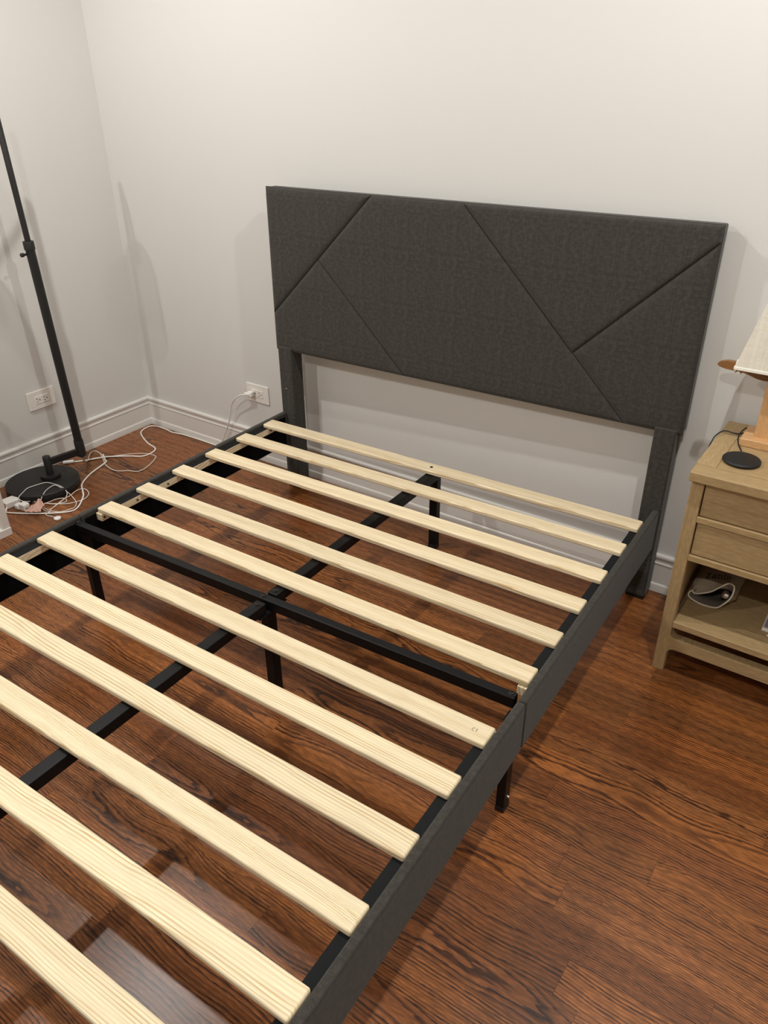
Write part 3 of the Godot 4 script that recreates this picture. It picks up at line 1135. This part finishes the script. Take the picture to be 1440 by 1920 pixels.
# ---------------------------------------------------------------- left side
func build_floor_lamp() -> void:
	var c := Vector3(0.1755, 0, 0.742)
	var t := thing("floor_lamp", "tall black metal floor lamp with heavy round base near the corner", "lamp", c)
	var m := mb()
	lathe(m, [[0.0001, 0.0], [0.146, 0.0], [0.149, 0.002], [0.150, 0.005], [0.150, 0.030], [0.149, 0.0335], [0.146, 0.0350], [0.0001, 0.0358]], Vector3.ZERO, 72)
	obj("base", m, M.lamp_black, t)
	var p := Vector3(0.181, 0, 0.703) - c
	m = mb()
	lathe(m, [[0.0001, 0.035], [0.041, 0.035], [0.042, 0.037], [0.042, 0.050], [0.041, 0.052], [0.016, 0.0525], [0.016, 0.132], [0.0145, 0.134], [0.0001, 0.134]], p, 32)
	obj("pivot_post", m, M.lamp_black, t)
	var q := Vector3(0.200, 0, 0.546) - c
	m = mb()
	var d := q - p
	var ln := d.length()
	var xf := Transform3D(Basis(Vector3.UP, atan2(d.x, d.z)), (p + q) * 0.5 + Vector3(0, 0.105, 0))
	rbox(m, Vector3.ZERO, Vector3(0.016, 0.030, ln - 0.02), 0.002, 2, xf)
	obj("arm", m, M.lamp_black, t)
	m = mb()
	lathe(m, [[0.0001, 0.078], [0.012, 0.078], [0.013, 0.084], [0.0205, 0.085], [0.0205, 0.155], [0.0195, 0.158], [0.0175, 0.158], [0.0175, 0.968], [0.0205, 0.968], [0.0205, 0.997], [0.0195, 0.999], [0.0112, 0.999], [0.0112, 1.437], [0.0100, 1.440], [0.0001, 1.440]], Vector3.ZERO, 32)
	var pole := obj("pole", m, M.lamp_black, t)
	pole.position = q
	pole.rotation.x = 0.027
	m = mb()
	lathe(m, [[0.0045, 0.0], [0.0045, 0.016], [0.0075, 0.017], [0.0080, 0.026], [0.0065, 0.029], [0.0001, 0.0295]], Vector3.ZERO, 16, Transform3D(Basis(Vector3.RIGHT, PI / 2), q + Vector3(-0.004, 0.952, 0.038)))
	obj("thumb_screw", m, M.lamp_black, t)
	# head out of the photo's left edge: an arm that carries a bell of clear glass
	var hx := Vector3(0.282, 0, 0.82) - c
	m = mb()
	tube(m, smooth([q + Vector3(0, 1.424, 0.037), q.lerp(hx, 0.5) + Vector3(0, 1.428, 0), q.lerp(hx, 0.9) + Vector3(0, 1.418, 0), hx + Vector3(0, 1.398, 0), hx + Vector3(0, 1.36, 0)], 5), 0.008, 10)
	obj("head_arm", m, M.lamp_black, t)
	m = mb()
	lathe(m, [[0.0001, 1.385], [0.022, 1.382], [0.024, 1.33], [0.0001, 1.328]], hx, 24)
	obj("socket", m, M.lamp_black, t)
	m = mb()
	lathe(m, [[0.022, 1.380], [0.045, 1.365], [0.068, 1.33], [0.082, 1.27], [0.088, 1.19], [0.090, 1.10], [0.090, 1.06], [0.086, 1.06], [0.086, 1.10], [0.084, 1.19], [0.078, 1.27], [0.064, 1.327], [0.043, 1.361], [0.022, 1.376]], hx, 40)
	obj("glass_shade", m, M.glass, t)
	# its clear cord
	m = mb()
	var cp := pts_floor([0.203, 0.548, 0.164, 0.520, 0.110, 0.470, 0.060, 0.420, 0.052, 0.388, 0.098, 0.392, 0.146, 0.416, 0.232, 0.458, 0.307, 0.466, 0.353, 0.435, 0.397, 0.411, 0.39, 0.351, 0.351, 0.276, 0.321, 0.262, 0.276, 0.271, 0.212, 0.322, 0.157, 0.401, 0.110, 0.462], 0.0026)
	cp[0].y = 0.078
	cp[1].y = 0.030
	for i in cp.size():
		cp[i] -= c
	tube(m, smooth(cp, 6), 0.0024, 8, 1.5)
	obj("cord", m, M.cable_clear, t)

func make_outlet(label: String, at: Vector3, turn: float) -> Node3D:
	# local x along the wall, z out of it
	var t := thing("wall_outlet", label, "outlet", at, turn)
	var m := mb()
	rbox(m, Vector3(0, 0, 0.0025), Vector3(0.131, 0.083, 0.007), 0.003, 2)
	obj("cover_plate", m, M.outlet, t)
	m = mb()
	rbox(m, Vector3(0, 0, 0.0055), Vector3(0.0665, 0.0335, 0.005), 0.001, 2)
	var rc := obj("receptacle", m, M.outlet, t)
	for sx in [-1.0, 1.0]:
		for q in [[-0.006, 0.0065, 0.0085, 0.0022], [-0.006, -0.0065, 0.0068, 0.0022]]:
			m = mb()
			rbox(m, Vector3(sx * 0.0175 + q[0], q[1], 0.0081), Vector3(q[2], q[3], 0.0006), 0.0002, 1)
			obj("slot", m, M.slot, rc)
		m = mb()
		lathe(m, [[0.0026, 0.0], [0.0026, 0.0005], [0.0001, 0.0005]], Vector3.ZERO, 12, Transform3D(Basis(Vector3.RIGHT, PI / 2), Vector3(sx * 0.0175 + 0.0062, 0, 0.0079)))
		obj("ground_hole", m, M.slot, rc)
		m = mb()
		lathe(m, [[0.0032, 0.0], [0.0030, 0.0008], [0.0001, 0.0011]], Vector3.ZERO, 12, Transform3D(Basis(Vector3.RIGHT, PI / 2), Vector3(sx * 0.049, 0, 0.0059)))
		obj("screw", m, M.outlet, t)
	return t

func build_outlets() -> void:
	make_outlet("white sideways wall outlet on the left wall behind the floor lamp", Vector3(0.0085, 0.3145, 0.565), PI / 2 + 0.01442)
	make_outlet("white sideways wall outlet beside the headboard with a cord plugged in", Vector3(0.7785, 0.3235, -0.0015), 0.0)

func build_cords() -> void:
	# extension cord from the outlet by the headboard to the floor lamp
	var t := thing("extension_cord", "white flat extension cord running from the wall outlet along the floor", "cord", Vector3(0.7535, 0.3235, 0.006))
	var o := -t.position
	var m := mb()
	rbox(m, Vector3(0.0, 0.0, 0.0145), Vector3(0.026, 0.021, 0.023), 0.003, 2)
	rbox(m, Vector3(-0.012, -0.001, 0.024), Vector3(0.030, 0.013, 0.012), 0.004, 2)
	obj("plug", m, M.white_plastic, t)
	m = mb()
	var pts := pts3([0.744, 0.322, 0.032, 0.722, 0.318, 0.038, 0.700, 0.309, 0.040, 0.669, 0.287, 0.038, 0.641, 0.255, 0.034, 0.626, 0.2235, 0.030, 0.612, 0.185, 0.029, 0.599, 0.150, 0.028, 0.560, 0.080, 0.024, 0.529, 0.030, 0.0235, 0.500, 0.006, 0.0205, 0.474, 0.003, 0.0185, 0.419, 0.003, 0.0175, 0.350, 0.003, 0.0175, 0.300, 0.003, 0.0185, 0.241, 0.003, 0.022, 0.189, 0.003, 0.032, 0.13, 0.003, 0.024, 0.068, 0.003, 0.026, 0.036, 0.003, 0.046, 0.047, 0.003, 0.102, 0.087, 0.003, 0.14, 0.188, 0.003, 0.186, 0.266, 0.003, 0.206, 0.292, 0.003, 0.246, 0.286, 0.003, 0.299, 0.231, 0.004, 0.337, 0.162, 0.008, 0.405, 0.104, 0.004, 0.479, 0.066, 0.004, 0.528])
	for i in pts.size():
		pts[i] += o
	tube(m, smooth(pts, 6), 0.0029, 8, 1.3)
	obj("cord", m, M.cable, t)
	m = mb()
	rbox(m, Vector3.ZERO, Vector3(0.016, 0.012, 0.048), 0.004, 2, Transform3D(Basis(Vector3.UP, -0.66), Vector3(0.060, 0.007, 0.537) + o))
	obj("socket", m, M.white_plastic, t)
	# power brick and its white lead
	var at := Vector3(0.222, 0, 0.915)
	t = thing("power_brick", "white power brick on the floor by the white cabinet with a thick white lead", "charger", at)
	m = mb()
	rbox(m, Vector3.ZERO, Vector3(0.052, 0.028, 0.062), 0.004, 2, Transform3D(Basis(Vector3.UP, -0.10), Vector3(0.205, 0.0142, 0.915) - at))
	obj("body", m, M.white_plastic, t)
	m = mb()
	var lead := pts_floor([0.118, 0.392, 0.177, 0.424, 0.208, 0.446, 0.240, 0.552, 0.292, 0.633, 0.350, 0.672, 0.393, 0.701, 0.452, 0.767, 0.459, 0.81, 0.415, 0.867, 0.341, 0.918, 0.256, 0.962, 0.238, 0.957, 0.226, 0.946], 0.0034)
	lead[2].y = 0.008
	lead[9].y = 0.0075
	lead[10].y = 0.006
	lead[12].y = 0.006
	lead[13].y = 0.010
	for i in lead.size():
		lead[i] -= at
	tube(m, smooth(lead, 6), 0.0026, 8, 1.35)
	obj("lead", m, M.cable, t)
	# small wall charger in front of it
	at = Vector3(0.279, 0, 0.908)
	t = thing("wall_charger", "small boxy white wall charger lying on the floor beside the power brick", "charger", at, 0.12)
	m = mb()
	rbox(m, Vector3(0.006, 0.0145, -0.004), Vector3(0.034, 0.029, 0.030), 0.004, 2)
	rbox(m, Vector3(-0.020, 0.012, 0.002), Vector3(0.026, 0.023, 0.030), 0.007, 2)
	obj("body", m, M.white_plastic, t)
	for z in [-0.010, 0.003]:
		m = mb()
		rbox(m, Vector3(0.030, 0.015, z), Vector3(0.016, 0.006, 0.0016), 0.0005, 1)
		obj("prong", m, M.zinc, t)
	# thin looped cable with a round puck at its end
	at = Vector3(0.32, 0, 0.79)
	t = thing("charging_cable", "thin white charging cable in loose loops with a round white puck end", "cable", at)
	m = mb()
	var f1 := pts3([0.263, 0.012, 0.862, 0.252, 0.020, 0.886, 0.236, 0.034, 0.893, 0.210, 0.0378, 0.851, 0.196, 0.0378, 0.822, 0.202, 0.0378, 0.784, 0.215, 0.0378, 0.750, 0.251, 0.0378, 0.739, 0.303, 0.0378, 0.735, 0.332, 0.020, 0.734, 0.342, 0.003, 0.751, 0.361, 0.003, 0.795, 0.375, 0.003, 0.843, 0.369, 0.005, 0.856, 0.332, 0.005, 0.852, 0.306, 0.020, 0.840, 0.290, 0.038, 0.808, 0.270, 0.0385, 0.771, 0.268, 0.0385, 0.745, 0.298, 0.0398, 0.743, 0.336, 0.014, 0.729, 0.371, 0.004, 0.734, 0.415, 0.003, 0.751, 0.442, 0.003, 0.778, 0.446, 0.006, 0.805, 0.428, 0.003, 0.836, 0.400, 0.003, 0.850, 0.372, 0.003, 0.866, 0.334, 0.005, 0.857, 0.318, 0.005, 0.836, 0.322, 0.006, 0.817, 0.334, 0.012, 0.795, 0.338, 0.007, 0.766, 0.352, 0.003, 0.757, 0.370, 0.003, 0.766, 0.371, 0.003, 0.781, 0.357, 0.005, 0.806, 0.318, 0.003, 0.826, 0.345, 0.004, 0.816, 0.375, 0.005, 0.797, 0.397, 0.003, 0.771, 0.412, 0.003, 0.738, 0.418, 0.005, 0.710, 0.392, 0.003, 0.672, 0.353, 0.006, 0.658, 0.328, 0.004, 0.668, 0.336, 0.008, 0.700, 0.346, 0.006, 0.729, 0.352, 0.006, 0.770, 0.372, 0.004, 0.830, 0.392, 0.004, 0.862, 0.401, 0.003, 0.884, 0.430, 0.003, 0.879, 0.450, 0.004, 0.876])
	for i in f1.size():
		f1[i] -= at
	tube(m, smooth(f1, 6), 0.0016, 7)
	obj("cord", m, M.cable, t)
	m = mb()
	lathe(m, [[0.0001, 0.0], [0.0128, 0.0], [0.0140, 0.0012], [0.0140, 0.0070], [0.0130, 0.0082], [0.0001, 0.0084]], Vector3(0.4662, 0.0002, 0.8754) - at, 32)
	obj("puck", m, M.white_plastic, t)
	m = mb()
	rbox(m, Vector3.ZERO, Vector3(0.011, 0.006, 0.018), 0.0018, 2, Transform3D(Basis(Vector3.UP, 0.5), Vector3(0.272, 0.009, 0.846) - at))
	obj("connector", m, M.white_plastic, t)
	m = mb()
	rbox(m, Vector3.ZERO, Vector3(0.008, 0.0035, 0.010), 0.0005, 1, Transform3D(Basis(Vector3.UP, 0.5), Vector3(0.2775, 0.009, 0.8585) - at))
	obj("metal_tip", m, M.zinc, t)
	# crumpled scrap of pinkish film lying over the cords
	var s := SurfaceTool.new()
	s.begin(Mesh.PRIMITIVE_TRIANGLES)
	s.set_smooth_group(0)
	var nz := FastNoiseLite.new()
	nz.seed = 9
	nz.frequency = 9.0
	nz.fractal_octaves = 2
	var N := 14
	var pos := Vector3(0.334, 0, 0.884)
	for layer in 2:
		for i in N:
			for j in N:
				var q := []
				for w in [[i, j], [i + 1, j], [i + 1, j + 1], [i, j + 1]]:
					var a: float = float(w[0]) / N - 0.5
					var b: float = float(w[1]) / N - 0.5
					var wd := 0.056 + 0.022 * b
					var y := 0.013 + 0.030 * exp(-pow((a + b * 0.2) * 4.5, 2.0)) * (0.45 - b) + 0.009 * nz.get_noise_2d(a, b)
					q.append(Vector3(a * wd, maxf(y, 0.0085) + layer * 0.0007, b * 0.068).rotated(Vector3.UP, 0.55))
				var order := [0, 1, 2, 0, 2, 3] if layer == 0 else [0, 2, 1, 0, 3, 2]
				for w in order:
					s.set_uv(Vector2(q[w].x, q[w].z))
					s.add_vertex(q[w])
	s.index()
	s.generate_normals()
	var fm := obj("plastic_film", s.commit(), M.tag)
	fm.position = pos
	tag(fm, "crumpled pinkish translucent scrap of plastic lying on the white cords", "plastic scrap")

func build_white_cabinet() -> void:
	var at := Vector3(0.22, 0, 1.29)
	var t := thing("white_cabinet", "white open cabinet cut off at the left edge beside the floor lamp", "cabinet", at)
	var x0 := 0.040 - at.x
	var x1 := 0.418 - at.x
	var z0 := 1.0435 - at.z
	var z1 := 1.530 - at.z
	var m := mb()
	box_between(m, Vector3(x0, 0, z0), Vector3(x1 + 0.0045, 0.031, z1), 0.0015, 2)
	obj("plinth", m, M.white_paint, t)
	for z in [z0, z1 - 0.030]:
		m = mb()
		box_between(m, Vector3(x0, 0.031, z), Vector3(x1, 0.55, z + 0.030), 0.0015, 2)
		obj("side_panel", m, M.white_paint, t)
	m = mb()
	box_between(m, Vector3(x0, 0.031, z0 + 0.03), Vector3(x0 + 0.012, 0.55, z1 - 0.03), 0.001, 1)
	obj("back_panel", m, M.white_paint, t)
	m = mb()
	box_between(m, Vector3(x0, 0.28, z0 + 0.03), Vector3(x1 - 0.004, 0.298, z1 - 0.03), 0.0015, 2)
	obj("shelf", m, M.white_paint, t)
	m = mb()
	box_between(m, Vector3(x0 - 0.003, 0.55, z0 - 0.004), Vector3(x1 + 0.006, 0.575, z1 + 0.004), 0.002, 2)
	obj("top", m, M.white_paint, t)
